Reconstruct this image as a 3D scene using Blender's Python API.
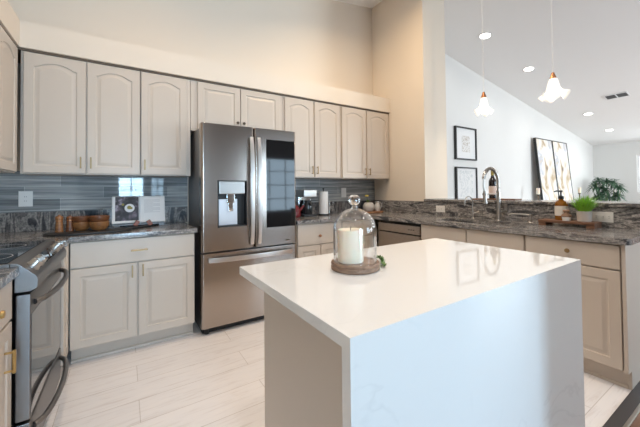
import bpy, bmesh, math, random
from mathutils import Vector, Matrix, noise
random.seed(7)
PI = math.pi
S = bpy.context.scene
COL = S.collection
for o in list(bpy.data.objects): bpy.data.objects.remove(o)

# ------------------------------------------------------------------ camera
CAMP = Vector((0.9777, -3.3694, 1.2186))
YAW, PITCH, ROLL, FPX, SY = 0.5691, 0.0181, -0.0105, 305.44, -28.63
fw = Vector((math.sin(YAW)*math.cos(PITCH), math.cos(YAW)*math.cos(PITCH), math.sin(PITCH)))
rt = Vector((math.cos(YAW), -math.sin(YAW), 0)); up = rt.cross(fw)
r2 = rt*math.cos(ROLL) + up*math.sin(ROLL); u2 = -rt*math.sin(ROLL) + up*math.cos(ROLL)
cd = bpy.data.cameras.new('camera'); cam = bpy.data.objects.new('camera', cd); COL.objects.link(cam)
cd.sensor_width = 36; cd.lens = FPX/640*36; cd.shift_y = SY/640; cd.clip_start = 0.02
cam.matrix_world = Matrix(((r2.x, u2.x, -fw.x, CAMP.x), (r2.y, u2.y, -fw.y, CAMP.y), (r2.z, u2.z, -fw.z, CAMP.z), (0, 0, 0, 1)))
S.camera = cam

# ------------------------------------------------------------------ view, world, lights
S.view_settings.view_transform = 'Standard'; S.view_settings.look = 'None'
S.view_settings.gamma = 1; S.view_settings.use_curve_mapping = False
S.view_settings.exposure = 0.0
w = bpy.data.worlds.new('world'); S.world = w; w.use_nodes = True
bg = w.node_tree.nodes['Background']
bg.inputs[0].default_value = (0.72, 0.86, 1.0, 1); bg.inputs[1].default_value = 2.0

def area(name, loc, direction, sx, sy, watts, col, spread=PI):
    l = bpy.data.lights.new(name, 'AREA'); l.shape = 'RECTANGLE'; l.size = sx; l.size_y = sy
    l.energy = watts; l.color = col; l.spread = spread
    o = bpy.data.objects.new(name, l); COL.objects.link(o); o.location = loc
    o.rotation_euler = Vector(direction).to_track_quat('-Z', 'Y').to_euler()
    return o
COOL = (0.52, 0.76, 1.0)
YR = -6.6                       # the wall behind the camera
area('daylight_door', (1.13, YR-0.25, 1.15), (0, 1, -.05), .66, 2.0, 172, COOL)
area('daylight_mid', (1.78, YR-0.25, 1.45), (0, 1, -.05), .4, 1.7, 18, COOL)
area('daylight_right', (5.25, YR-0.25, 1.45), (0, 1, -.05), 2.2, 1.7, 90, (.62, .81, 1.0))
area('daylight_far', (9.6, YR-0.25, 1.4), (0, 1, 0), 2.8, 1.9, 400, (.93, .97, 1.0))
area('daylight_end', (13.1+.3, -1.9, 1.6), (-1, 0, 0), 1.7, 1.1, 40, (.95, .98, 1.0))

# ------------------------------------------------------------------ materials
def new_mat(name):
    m = bpy.data.materials.new(name); m.use_nodes = True
    nt = m.node_tree; return m, nt, nt.nodes['Principled BSDF']
def N(nt, t, **k):
    n = nt.nodes.new(t)
    for a, b in k.items():
        if a.startswith('i_'):
            key = a[2:]
            n.inputs[int(key) if key.isdigit() else key].default_value = b
        else: setattr(n, a, b)
    return n
def L(nt, a, b): nt.links.new(a, b)
def rgb(*c): return (c[0], c[1], c[2], 1)
def plain(name, col, rough=.5, metal=0, bump=0, bscale=200, coat=0, emit=None, es=0):
    m, nt, b = new_mat(name)
    b.inputs['Base Color'].default_value = rgb(*col); b.inputs['Roughness'].default_value = rough
    b.inputs['Metallic'].default_value = metal; b.inputs['Coat Weight'].default_value = coat
    tc = N(nt, 'ShaderNodeTexCoord')
    no = N(nt, 'ShaderNodeTexNoise', i_Scale=bscale); L(nt, tc.outputs['Object'], no.inputs['Vector'])
    if bump:
        bp = N(nt, 'ShaderNodeBump', i_Strength=bump, i_Distance=.002)
        L(nt, no.outputs[0], bp.inputs['Height']); L(nt, bp.outputs[0], b.inputs['Normal'])
    if emit:
        b.inputs['Emission Color'].default_value = rgb(*emit); b.inputs['Emission Strength'].default_value = es
    return m
def ramp(nt, stops):
    r = N(nt, 'ShaderNodeValToRGB'); e = r.color_ramp.elements
    while len(e) < len(stops): e.new(.5)
    for x, (p, c) in zip(e, stops): x.position = p; x.color = rgb(*c)
    return r
def mapping(nt, scale, rot=(0, 0, 0), src='Object'):
    tc = N(nt, 'ShaderNodeTexCoord'); mp = N(nt, 'ShaderNodeMapping')
    mp.inputs['Scale'].default_value = scale; mp.inputs['Rotation'].default_value = rot
    L(nt, tc.outputs[src], mp.inputs['Vector']); return mp
def mixc(nt, fac, a, b, mode='MIX'):
    m = N(nt, 'ShaderNodeMix', data_type='RGBA', blend_type=mode)
    for s, v in ((0, fac), (6, a), (7, b)):
        if hasattr(v, 'links'): L(nt, v, m.inputs[s])
        elif isinstance(v, (int, float)): m.inputs[s].default_value = v
        else: m.inputs[s].default_value = rgb(*v)
    return m.outputs[2]
def granite(name, scale, rot=(0, 0, 0), rough=.16, lift=0.0, dist=1.7, nscale=2.6):
    m, nt, b = new_mat(name); mp = mapping(nt, scale, rot)
    n1 = N(nt, 'ShaderNodeTexNoise', i_Scale=nscale, i_Detail=8, i_Roughness=.6, i_Distortion=dist); L(nt, mp.outputs[0], n1.inputs['Vector'])
    q = lift
    r1 = ramp(nt, [(.30, (.014+q*.2, .016+q*.2, .022+q*.2)), (.43, (.05+q*.6, .052+q*.58, .06+q*.55)), (.50, (.32+q, .30+q, .285+q)), (.55, (.07+q*.7, .07+q*.66, .075+q*.62)), (.63, (.20+q, .18+q*.95, .17+q*.9)), (.70, (.035+q*.3, .036+q*.3, .043+q*.3))])
    L(nt, n1.outputs[0], r1.inputs[0])
    tc = N(nt, 'ShaderNodeTexCoord')
    n2 = N(nt, 'ShaderNodeTexNoise', i_Scale=60, i_Detail=4, i_Roughness=.7); L(nt, tc.outputs['Object'], n2.inputs['Vector'])
    r2_ = ramp(nt, [(.36, (.3, .3, .31)), (.52, (1, 1, 1)), (.66, (1.7, 1.62, 1.55))]); L(nt, n2.outputs[0], r2_.inputs[0])
    c = mixc(nt, .6, r1.outputs[0], r2_.outputs[0], 'MULTIPLY')
    L(nt, c, b.inputs['Base Color']); b.inputs['Roughness'].default_value = rough
    return m
def wood(name, dark, light, scale=(1, 12, 12), rough=.45, ns=4):
    m, nt, b = new_mat(name); mp = mapping(nt, scale)
    n = N(nt, 'ShaderNodeTexNoise', i_Scale=ns, i_Detail=6, i_Roughness=.6, i_Distortion=.8); L(nt, mp.outputs[0], n.inputs['Vector'])
    r = ramp(nt, [(.3, dark), (.7, light)]); L(nt, n.outputs[0], r.inputs[0]); L(nt, r.outputs[0], b.inputs['Base Color'])
    b.inputs['Roughness'].default_value = rough; return m
def thin_glass(name, tint=(1, 1, 1), ior=1.45, boost=1.0, rough=0.02):
    m = bpy.data.materials.new(name); m.use_nodes = True; nt = m.node_tree; nt.nodes.clear()
    out = N(nt, 'ShaderNodeOutputMaterial'); t = N(nt, 'ShaderNodeBsdfTransparent'); t.inputs[0].default_value = rgb(*tint)
    g = N(nt, 'ShaderNodeBsdfGlossy', i_Roughness=rough); f = N(nt, 'ShaderNodeLayerWeight', i_Blend=.5)
    pw = N(nt, 'ShaderNodeMath', operation='POWER'); pw.inputs[1].default_value = 4.0; L(nt, f.outputs['Facing'], pw.inputs[0])
    ad = N(nt, 'ShaderNodeMath', operation='ADD'); ad.inputs[1].default_value = .04; L(nt, pw.outputs[0], ad.inputs[0])
    mu = N(nt, 'ShaderNodeMath', operation='MULTIPLY', use_clamp=True); mu.inputs[1].default_value = boost
    L(nt, ad.outputs[0], mu.inputs[0]); mx = N(nt, 'ShaderNodeMixShader')
    L(nt, mu.outputs[0], mx.inputs[0]); L(nt, t.outputs[0], mx.inputs[1]); L(nt, g.outputs[0], mx.inputs[2]); L(nt, mx.outputs[0], out.inputs[0])
    return m
def steel(name, col, rough, stretch):
    m, nt, b = new_mat(name); b.inputs['Metallic'].default_value = 1; b.inputs['Base Color'].default_value = rgb(*col)
    mp = mapping(nt, stretch); n = N(nt, 'ShaderNodeTexNoise', i_Scale=40, i_Detail=3); L(nt, mp.outputs[0], n.inputs['Vector'])
    r = N(nt, 'ShaderNodeMapRange'); r.inputs[3].default_value = rough*.8; r.inputs[4].default_value = rough*1.25
    L(nt, n.outputs[0], r.inputs[0]); L(nt, r.outputs[0], b.inputs['Roughness']); return m

M = {}
M['cab'] = plain('greige_cabinet_paint', (.60, .522, .447), .36, bump=.04, bscale=60)
M['cream'] = plain('cream_wall_paint', (.78, .695, .595), .8, bump=.08, bscale=150)
M['white'] = plain('white_wall_paint', (.755, .75, .735), .8, bump=.08, bscale=150)
M['taupe'] = plain('taupe_wall_paint', (.30, .235, .19), .8, bump=.08, bscale=150)
M['ceil'] = plain('ceiling_paint', (.92, .91, .90), .9, bump=.1, bscale=120)
M['trimwhite'] = plain('white_trim_paint', (.82, .82, .82), .4)
M['darktrim'] = plain('dark_cabinet_reveal', (.16, .12, .085), .7)
M['black'] = plain('black_satin', (.012, .012, .013), .4)
M['blackgloss'] = plain('black_glass', (.008, .009, .011), .05)
M['rubber'] = plain('black_rubber', (.02, .02, .02), .7)
M['brass'] = plain('brushed_brass', (.36, .25, .13), .38, 1)
M['gold'] = plain('polished_gold_brass', (.58, .38, .15), .28, 1)
M['copper'] = plain('antique_copper', (.48, .22, .11), .3, 1)
M['pewter'] = plain('dark_bronze', (.12, .09, .065), .35, 1)
M['steel'] = steel('brushed_stainless', (.43, .375, .335), .20, (60, 60, 1))
M['steelh'] = steel('brushed_stainless_horizontal', (.43, .385, .35), .25, (1, 1, 60))
M['rangesteel'] = plain('satin_range_steel', (.25, .242, .24), .42, 1)
M['nickel'] = plain('brushed_nickel', (.50, .475, .45), .32, 1)
M['handle'] = plain('satin_handle_metal', (.68, .64, .61), .3, 1)
M['chrome'] = plain('chrome', (.75, .75, .75), .1, 1)
M['steelplate'] = plain('pale_satin_metal', (.72, .74, .78), .35, .6)
M['darksteel'] = plain('grey_painted_steel', (.20, .20, .205), .4, .6)
M['plate'] = plain('white_plastic', (.80, .79, .77), .35)
M['wax'] = plain('ivory_wax', (.88, .79, .64), .5)
M['wax'].node_tree.nodes['Principled BSDF'].inputs['Subsurface Weight'].default_value = .3
M['paper'] = plain('paper', (.80, .80, .80), .8)
M['glass'] = thin_glass('clear_glass', (.99, .99, .99), 1.5, 1.6)
M['pane'] = thin_glass('window_glass', (.96, .98, .98), 1.3)
M['oven'] = plain('oven_door_glass', (.02, .022, .026), .06, coat=.5)
M['ceramic'] = plain('grey_white_ceramic', (.55, .53, .51), .4)
M['conc'] = plain('pale_stoneware', (.55, .50, .46), .7, bump=.2, bscale=80)
M['leaf'] = plain('grass_green', (.24, .50, .045), .5)
M['leafdark'] = plain('leaf_green_dark', (.075, .15, .09), .5)
M['sprig'] = plain('leaf_green_muted', (.12, .20, .05), .5)
M['yellow'] = plain('yellow_petals', (.70, .52, .10), .6)
M['sky_wine'] = plain('dark_wine_glass', (.012, .008, .01), .06)
M['winelabel'] = plain('pink_paper_label', (.70, .58, .54), .7)
M['soaplabel'] = plain('cream_paper_label', (.70, .66, .60), .7)
M['red'] = plain('dark_red_enamel', (.16, .015, .02), .25)
M['soil'] = plain('potting_soil', (.03, .02, .015), .9, bump=.5, bscale=100)
M['threshold'] = plain('dark_grey_threshold', (.055, .052, .055), .45)
M['lampglow'] = plain('lamp_lens', (1, 1, 1), .5, emit=(1, .93, .84), es=9)
M['shade'] = plain('lit_frosted_glass', (.9, .88, .84), .4, emit=(1, .90, .78), es=.75)
m, nt, b = new_mat('amber_glass'); b.inputs['Base Color'].default_value = (.42, .16, .02, 1); b.inputs['Roughness'].default_value = .08
b.inputs['Transmission Weight'].default_value = .45; M['amber'] = m
M['granx'] = granite('black_grey_granite_along_counter', (.8, 3.6, 3.6), lift=.09)
M['grany'] = granite('black_grey_granite_along_peninsula', (4.2, .9, 4.2), lift=.085)
M['grandiag'] = granite('black_grey_granite_splash', (3.4, 2.0, .8), (0, .75, 0), lift=-.005, dist=1.2, nscale=2.2)
M['darkboard'] = wood('charred_black_wood', (.010, .010, .011), (.03, .028, .027), (2, 14, 14), .55)
M['walnut'] = wood('walnut_wood', (.055, .022, .010), (.16, .07, .03), (10, 10, 1.5), .4)
M['cherry'] = wood('red_cherry_wood', (.20, .055, .03), (.36, .13, .075), (8, 8, 8), .4)
M['acacia'] = wood('acacia_wood', (.13, .045, .014), (.40, .18, .065), (4, 4, 14), .38)
M['acaciad'] = wood('dark_acacia_wood', (.07, .022, .010), (.24, .09, .032), (4, 4, 14), .38)
M['traywood'] = wood('reddish_tray_wood', (.10, .045, .025), (.26, .13, .075), (12, 2, 12), .5)
M['basewood'] = wood('pale_brown_turned_wood', (.17, .095, .060), (.36, .23, .155), (9, 3, 20), .55)
M['floorwood'] = wood('red_brown_floorboards', (.10, .042, .024), (.24, .12, .07), (1.2, 9, 9), .35)
# quartz: white with faint grey veins
m, nt, b = new_mat('white_quartz'); mp = mapping(nt, (1, 1, 1), (.3, .4, .6))
n = N(nt, 'ShaderNodeTexNoise', i_Scale=1.6, i_Detail=5, i_Roughness=.55, i_Distortion=1.2); L(nt, mp.outputs[0], n.inputs['Vector'])
r = ramp(nt, [(.485, (0, 0, 0)), (.50, (1, 1, 1)), (.512, (0, 0, 0))]); L(nt, n.outputs[0], r.inputs[0])
n3 = N(nt, 'ShaderNodeTexNoise', i_Scale=2.2); L(nt, mp.outputs[0], n3.inputs['Vector'])
r3 = ramp(nt, [(.52, (0, 0, 0)), (.66, (.16, .16, .16))]); L(nt, n3.outputs[0], r3.inputs[0])
f = mixc(nt, 1.0, r.outputs[0], r3.outputs[0], 'MULTIPLY')
c = mixc(nt, f, (.78, .77, .755), (.40, .39, .39)); L(nt, c, b.inputs['Base Color']); b.inputs['Roughness'].default_value = .04; M['quartz'] = m
# pale plank tile floor
m, nt, b = new_mat('pale_plank_tile'); tc = N(nt, 'ShaderNodeTexCoord')
br = N(nt, 'ShaderNodeTexBrick', offset=.37, i_Scale=1, i_7=.0, i_8=.0) if False else N(nt, 'ShaderNodeTexBrick', offset=.37)
for k, v in (('Scale', 1.0), ('Mortar Size', .0022), ('Mortar Smooth', .1), ('Bias', 0), ('Brick Width', 1.05), ('Row Height', .21)): br.inputs[k].default_value = v
br.inputs['Color1'].default_value = (.83, .805, .81, 1); br.inputs['Color2'].default_value = (.87, .845, .85, 1); br.inputs['Mortar'].default_value = (.62, .58, .56, 1)
L(nt, tc.outputs['Object'], br.inputs['Vector'])
mp = mapping(nt, (1.6, 16, 1)); n = N(nt, 'ShaderNodeTexNoise', i_Scale=2.5, i_Detail=7, i_Roughness=.62, i_Distortion=.7); L(nt, mp.outputs[0], n.inputs['Vector'])
r = ramp(nt, [(.32, (.88, .85, .835)), (.48, (1, 1, 1)), (.68, (1.03, 1.02, 1.01))]); L(nt, n.outputs[0], r.inputs[0])
c = mixc(nt, 1.0, br.outputs[0], r.outputs[0], 'MULTIPLY'); L(nt, c, b.inputs['Base Color']); b.inputs['Roughness'].default_value = .32; M['floor'] = m
# long glossy streaked backsplash tile
m, nt, b = new_mat('streaked_glass_tile'); tc = N(nt, 'ShaderNodeTexCoord'); sp = N(nt, 'ShaderNodeSeparateXYZ'); L(nt, tc.outputs['Object'], sp.inputs[0])
cb = N(nt, 'ShaderNodeCombineXYZ'); L(nt, sp.outputs[0], cb.inputs[0]); L(nt, sp.outputs[2], cb.inputs[1])
br = N(nt, 'ShaderNodeTexBrick', offset=.43)
for k, v in (('Scale', 1.0), ('Mortar Size', .0018), ('Mortar Smooth', .1), ('Bias', 0), ('Brick Width', .52), ('Row Height', .098)): br.inputs[k].default_value = v
br.inputs['Color1'].default_value = (.20, .222, .235, 1); br.inputs['Color2'].default_value = (.43, .44, .44, 1); br.inputs['Mortar'].default_value = (.55, .56, .56, 1)
L(nt, cb.outputs[0], br.inputs['Vector'])
mp = N(nt, 'ShaderNodeMapping'); mp.inputs['Scale'].default_value = (1.1, 34, 1); L(nt, cb.outputs[0], mp.inputs['Vector'])
n = N(nt, 'ShaderNodeTexNoise', i_Scale=1.3, i_Detail=4, i_Roughness=.6); L(nt, mp.outputs[0], n.inputs['Vector'])
r = ramp(nt, [(.36, (.55, .57, .6)), (.5, (.95, .95, .95)), (.64, (1.45, 1.42, 1.4))]); L(nt, n.outputs[0], r.inputs[0])
c = mixc(nt, 1.0, br.outputs[0], r.outputs[0], 'MULTIPLY'); L(nt, c, b.inputs['Base Color']); b.inputs['Roughness'].default_value = .035
bp = N(nt, 'ShaderNodeBump', i_Strength=.25, i_Distance=.003); L(nt, br.outputs['Fac'], bp.inputs['Height']); bp.invert = True
L(nt, bp.outputs[0], b.inputs['Normal']); M['tile'] = m
# abstract painting
m, nt, b = new_mat('abstract_painting'); mp = mapping(nt, (1.5, 1, .95))
n = N(nt, 'ShaderNodeTexNoise', i_Scale=1.9, i_Detail=4, i_Roughness=.5, i_Distortion=.9); L(nt, mp.outputs[0], n.inputs['Vector'])
r = ramp(nt, [(.28, (.16, .13, .12)), (.38, (.50, .38, .24)), (.45, (.74, .68, .60)), (.54, (.80, .79, .78)), (.62, (.52, .53, .58)), (.70, (.66, .56, .42))])
L(nt, n.outputs[0], r.inputs[0]); L(nt, r.outputs[0], b.inputs['Base Color']); b.inputs['Roughness'].default_value = .7; M['art'] = m
def sketch(name, ink, sc):
    m, nt, b = new_mat(name); mp = mapping(nt, (1, 1, 1))
    n = N(nt, 'ShaderNodeTexNoise', i_Scale=sc, i_Detail=3, i_Distortion=2.5); L(nt, mp.outputs[0], n.inputs['Vector'])
    r = ramp(nt, [(.46, (.76, .76, .75)), (.50, ink), (.54, (.76, .76, .75))]); L(nt, n.outputs[0], r.inputs[0]); L(nt, r.outputs[0], b.inputs['Base Color'])
    b.inputs['Roughness'].default_value = .6; return m
M['ink1'] = sketch('tan_line_drawing', (.40, .33, .27), 7); M['ink2'] = sketch('grey_line_drawing', (.52, .55, .56), 5)
m, nt, b = new_mat('food_photograph'); mp = mapping(nt, (1, 1, 1))
n = N(nt, 'ShaderNodeTexNoise', i_Scale=22, i_Detail=6, i_Distortion=.6); L(nt, mp.outputs[0], n.inputs['Vector'])
r = ramp(nt, [(.38, (.018, .018, .026)), (.52, (.055, .055, .07)), (.60, (.15, .12, .16)), (.68, (.33, .30, .36))]); L(nt, n.outputs[0], r.inputs[0])
L(nt, r.outputs[0], b.inputs['Base Color']); b.inputs['Roughness'].default_value = .4; M['foodpic'] = m
M['grey'] = plain('grey_ink', (.42, .42, .45), .8)
M['khaki'] = plain('olive_garnish', (.30, .25, .06), .6)

# ------------------------------------------------------------------ mesh helpers
class MB:
    def __init__(s): s.bm = bmesh.new()
    def _add(s, other):
        me = bpy.data.meshes.new('t'); other.to_mesh(me); other.free(); s.bm.from_mesh(me); bpy.data.meshes.remove(me); return s
    def box(s, x0, x1, y0, y1, z0, z1, bev=0, seg=2, rot=None, pivot=None):
        t = bmesh.new(); bmesh.ops.create_cube(t, size=1)
        for v in t.verts: v.co = Vector(((v.co.x+.5)*(x1-x0)+x0, (v.co.y+.5)*(y1-y0)+y0, (v.co.z+.5)*(z1-z0)+z0))
        if bev: bmesh.ops.bevel(t, geom=t.edges[:], offset=bev, segments=seg, profile=.5, affect='EDGES')
        if rot is not None:
            pv = Vector(pivot or (0, 0, 0)); bmesh.ops.transform(t, matrix=Matrix.Translation(pv) @ rot.to_4x4() @ Matrix.Translation(-pv), verts=t.verts)
        return s._add(t)
    def lathe(s, prof, c=(0, 0, 0), seg=32, axis='z', closed=False):
        t = bmesh.new(); rings = []
        for r, z in prof:
            if r < 1e-6: rings.append([t.verts.new((0, 0, z))])
            else: rings.append([t.verts.new((r*math.cos(2*PI*i/seg), r*math.sin(2*PI*i/seg), z)) for i in range(seg)])
        pairs = list(zip(rings, rings[1:])) + ([(rings[-1], rings[0])] if closed else [])
        for a, b in pairs:
            for i in range(seg):
                j = (i+1) % seg
                if len(a) == 1 and len(b) == 1: continue
                if len(a) == 1: t.faces.new((a[0], b[j], b[i]))
                elif len(b) == 1: t.faces.new((a[i], a[j], b[0]))
                else: t.faces.new((a[i], a[j], b[j], b[i]))
        bmesh.ops.recalc_face_normals(t, faces=t.faces)
        R = {'z': Matrix(), 'x': Matrix.Rotation(PI/2, 4, 'Y'), '-y': Matrix.Rotation(PI/2, 4, 'X'), 'y': Matrix.Rotation(-PI/2, 4, 'X'), '-x': Matrix.Rotation(-PI/2, 4, 'Y')}[axis]
        bmesh.ops.transform(t, matrix=Matrix.Translation(c) @ R, verts=t.verts)
        return s._add(t)
    def cyl(s, p, q, r, rb=None, seg=16):
        return s.tube([p, q], [r, r if rb is None else rb], seg)
    def tube(s, pts, r, seg=10, closed=False):
        pts = [Vector(p) for p in pts]; n = len(pts); rr = r if isinstance(r, (list, tuple)) else [r]*n
        t = bmesh.new(); rings = []; prev = None
        for i, p in enumerate(pts):
            if closed: d = pts[(i+1) % n]-pts[i-1]
            else: d = pts[min(i+1, n-1)]-pts[max(i-1, 0)]
            d.normalize()
            if prev is None: a = d.orthogonal().normalized()
            else: a = (prev - d*prev.dot(d)).normalized()
            prev = a; b = d.cross(a)
            rings.append([t.verts.new(p + (a*math.cos(2*PI*k/seg)+b*math.sin(2*PI*k/seg))*rr[i]) for k in range(seg)])
        for i in range(n if closed else n-1):
            A, B = rings[i], rings[(i+1) % n]
            for k in range(seg): t.faces.new((A[k], A[(k+1) % seg], B[(k+1) % seg], B[k]))
        if not closed: t.faces.new(rings[0][::-1]); t.faces.new(rings[-1])
        bmesh.ops.recalc_face_normals(t, faces=t.faces)
        return s._add(t)
    def sph(s, c, r, seg=16):
        rx, ry, rz = r if isinstance(r, (tuple, list)) else (r, r, r)
        t = bmesh.new(); bmesh.ops.create_uvsphere(t, u_segments=seg, v_segments=max(6, seg//2), radius=1)
        for v in t.verts: v.co = Vector((v.co.x*rx+c[0], v.co.y*ry+c[1], v.co.z*rz+c[2]))
        return s._add(t)
    def prism(s, poly, a, b, axis='z', bev=0):
        f = {'z': lambda u, v, h: (u, v, h), 'x': lambda u, v, h: (h, u, v), 'y': lambda u, v, h: (u, h, v)}[axis]
        t = bmesh.new(); A = [t.verts.new(f(u, v, a)) for u, v in poly]; B = [t.verts.new(f(u, v, b)) for u, v in poly]
        n = len(poly); fa = t.faces.new(A[::-1]); fb = t.faces.new(B)
        for i in range(n): t.faces.new((A[i], A[(i+1) % n], B[(i+1) % n], B[i]))
        bmesh.ops.recalc_face_normals(t, faces=t.faces)
        if bev: bmesh.ops.bevel(t, geom=list(set(fa.edges[:]+fb.edges[:])), offset=bev, segments=2, profile=.5, affect='EDGES')
        return s._add(t)
    def blade(s, pts, w0, side, fold=.0):
        """a tapering leaf along pts"""
        side = Vector(side).normalized(); n = len(pts); vs = []
        t = s.bm
        for i, p in enumerate(pts):
            k = i/(n-1); ww = w0*(math.sin(PI*min(1, .18+.82*k)) if k < 1 else .02)
            p = Vector(p); vs.append((t.verts.new(p-side*ww), t.verts.new(p+Vector((0, 0, -fold*ww))), t.verts.new(p+side*ww)))
        for a, b in zip(vs, vs[1:]):
            t.faces.new((a[0], a[1], b[1], b[0])); t.faces.new((a[1], a[2], b[2], b[1]))
        return s
    def door(s, x0, x1, z0, z1, yf, th=.02, arch=0.0, rail=.055, raised=True):
        """cabinet door facing -Y, front at yf, with a routed raised panel (arched top if arch>0)"""
        t = bmesh.new(); K = 13
        def loop(ins, ah, y):
            xa, xb, za, zb = x0+ins, x1-ins, z0+ins, z1-ins
            P = [(xa, za), (xb, za)]
            for i in range(K):
                u = i/(K-1); x = xb+(xa-xb)*u
                v = min(1, max(-1, (2*u-1)/.90)); P.append((x, zb-ah*v*v))
            return [t.verts.new((x, y, z)) for x, z in P]
        e = .0025
        loops = [loop(0, 0, yf+th), loop(0, 0, yf+e), loop(e, 0, yf)]
        if raised: loops += [loop(rail, arch, yf), loop(rail+.004, arch, yf+.007), loop(rail+.013, arch, yf+.0075), loop(rail+.032, arch, yf+.0015), loop(rail+.036, arch, yf+.001)]
        for a, b in zip(loops, loops[1:]):
            n = len(a)
            for i in range(n): t.faces.new((a[i], a[(i+1) % n], b[(i+1) % n], b[i]))
        t.faces.new(loops[-1]); t.faces.new(loops[0][::-1])
        bmesh.ops.recalc_face_normals(t, faces=t.faces)
        return s._add(t)
    def build(s, name, mat, parent=None, loc=None, smooth=True, angle=35):
        me = bpy.data.meshes.new(name); s.bm.normal_update(); s.bm.to_mesh(me); s.bm.free()
        me.materials.append(M[mat] if isinstance(mat, str) else mat)
        if smooth:
            me.polygons.foreach_set('use_smooth', [True]*len(me.polygons)); me.set_sharp_from_angle(angle=math.radians(angle))
        o = bpy.data.objects.new(name, me); COL.objects.link(o)
        if smooth and len(me.polygons) < 3000:
            wn = o.modifiers.new('weighted_normals', 'WEIGHTED_NORMAL'); wn.keep_sharp = True
        if parent: o.parent = parent
        if loc: o.location = loc
        return o
def tag(o, label, cat, group=None):
    o['label'] = label; o['category'] = cat
    if group: o['group'] = group
    return o
def thing(name, label, cat, loc=(0, 0, 0), rz=0, group=None):
    o = bpy.data.objects.new(name, None); COL.objects.link(o); o.empty_display_size = .05
    o.location = loc; o.rotation_euler = (0, 0, rz); return tag(o, label, cat, group)
def struct(name, mb, mat, parent=None):
    o = mb.build(name, mat, parent)
    if not parent: o['kind'] = 'structure'
    return o
def arc(c, r, a0, a1, n, plane='xz'):
    out = []
    for i in range(n+1):
        a = a0+(a1-a0)*i/n
        if plane == 'xz': out.append((c[0]+r*math.cos(a), c[1], c[2]+r*math.sin(a)))
        elif plane == 'yz': out.append((c[0], c[1]+r*math.cos(a), c[2]+r*math.sin(a)))
        else: out.append((c[0]+r*math.cos(a), c[1]+r*math.sin(a), c[2]))
    return out

# ------------------------------------------------------------------ room shell
XR, XE = 4.084, 13.1            # kitchen's right wall, far end wall
RIDGE, SL = 3.93, .158
def ceil_z(x): return RIDGE - SL*abs(x-4.10)
YT = -2.822                     # where tile meets floorboards
struct('floor', MB().box(0, 4.10, YT, 0, -.1, 0), 'floor')
mb = MB().box(-.1, 4.10, YR-.2, YT, -.1, 0); mb.box(4.10, XE+.1, YR-.2, 0, -.1, 0); struct('floor', mb, 'floorwood')
# threshold strip between tile and floorboards
struct('trim_1', MB().box(2.56, 4.10, YT-.045, YT+.012, 0, .007, .002), 'threshold')
struct('trim_2', MB().box(2.56, 4.10, YT-.062, YT-.045, 0, .009, .002), 'nickel')
TOP = 4.2
struct('wall_back', MB().box(-.1, 4.26, 0, .12, 0, TOP), 'cream')
struct('wall_far', MB().box(4.26, XE+.1, 0, .12, 0, TOP), 'white')
struct('wall_left', MB().box(-.12, 0, YR-.2, 0, 0, TOP), 'cream')
struct('wall_right', MB().box(XR, 4.26, -.909, 0, 0, 3.99), 'cream')
struct('wall_column', MB().box(4.26, 4.56, -.885, 0, 0, 3.95), 'cream')
struct('wall_half', MB().box(4.104, 4.26, -2.86, -.909, 0, 1.071), 'white')
# end wall with a window
WY0, WY1, WZ0, WZ1 = -2.75, -.945, 1.08, 2.12
mb = MB().box(XE, XE+.12, WY1, 0, 0, TOP); mb.box(XE, XE+.12, YR-.2, WY0, 0, TOP); mb.box(XE, XE+.12, WY0, WY1, 0, WZ0); mb.box(XE, XE+.12, WY0, WY1, WZ1, TOP)
struct('wall_end', mb, 'white')
# wall behind the camera with its windows
OP = [(.80, 1.46, .0, 2.15), (1.58, 1.98, .55, 2.25), (4.1, 6.4, .55, 2.25), (8.2, 11.0, .45, 2.3)]
mb = MB(); xs = 0
for a, b_, c, d in OP:
    mb.box(xs, a, YR-.12, YR, 0, TOP)
    if c > 0: mb.box(a, b_, YR-.12, YR, 0, c)
    mb.box(a, b_, YR-.12, YR, d, TOP); xs = b_
mb.box(xs, XE, YR-.12, YR, 0, TOP); struct('wall_rear', mb, 'taupe')
def window(i, kind, x0, x1, z0, z1, nx, nz, rotz=0, loc=(0, 0, 0)):
    f = MB(); t = .05
    for a, b_, c, d in ((x0, x0+t, z0, z1), (x1-t, x1, z0, z1), (x0+t, x1-t, z0, z0+t), (x0+t, x1-t, z1-t, z1)): f.box(a, b_, -.08, -.02, c, d)
    for k in range(1, nx): x = x0+(x1-x0)*k/nx; f.box(x-.012, x+.012, -.07, -.03, z0+t, z1-t)
    for k in range(1, nz): z = z0+(z1-z0)*k/nz; f.box(x0+t, x1-t, -.065, -.035, z-.012, z+.012)
    o = f.build('%s_%d' % (kind, i), 'trimwhite', loc=loc); o.rotation_euler.z = rotz; o['kind'] = 'structure'
    MB().box(x0+t, x1-t, -.052, -.048, z0+t, z1-t).build('glass', 'pane', o)
window(1, 'door', *OP[0], 2, 5, 0, (0, YR, 0))
window(1, 'window', *OP[1], 2, 4, 0, (0, YR, 0))
window(2, 'window', *OP[2], 4, 4, 0, (0, YR, 0))
window(3, 'window', *OP[3], 4, 3, 0, (0, YR, 0))
window(4, 'window', -WY1, -WY0, WZ0, WZ1, 2, 2, -PI/2, (XE+.12, 0, 0))
struct('added_shade_wall', MB().box(2.06, 2.18, YR, -3.50, 0, 3.60), 'taupe')  # unseen wall, added to shade the right part of the island front
# vaulted ceiling, ridge above the bar
def ceiling(x0, x1):
    return MB().prism([(x0, ceil_z(x0)), (x1, ceil_z(x1)), (x1, ceil_z(x1)+.15), (x0, ceil_z(x0)+.15)], YR-.12, .12, 'y')
struct('ceiling', ceiling(-.12, 4.10), 'ceil'); struct('ceiling', ceiling(4.10, XE+.12), 'ceil')
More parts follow.
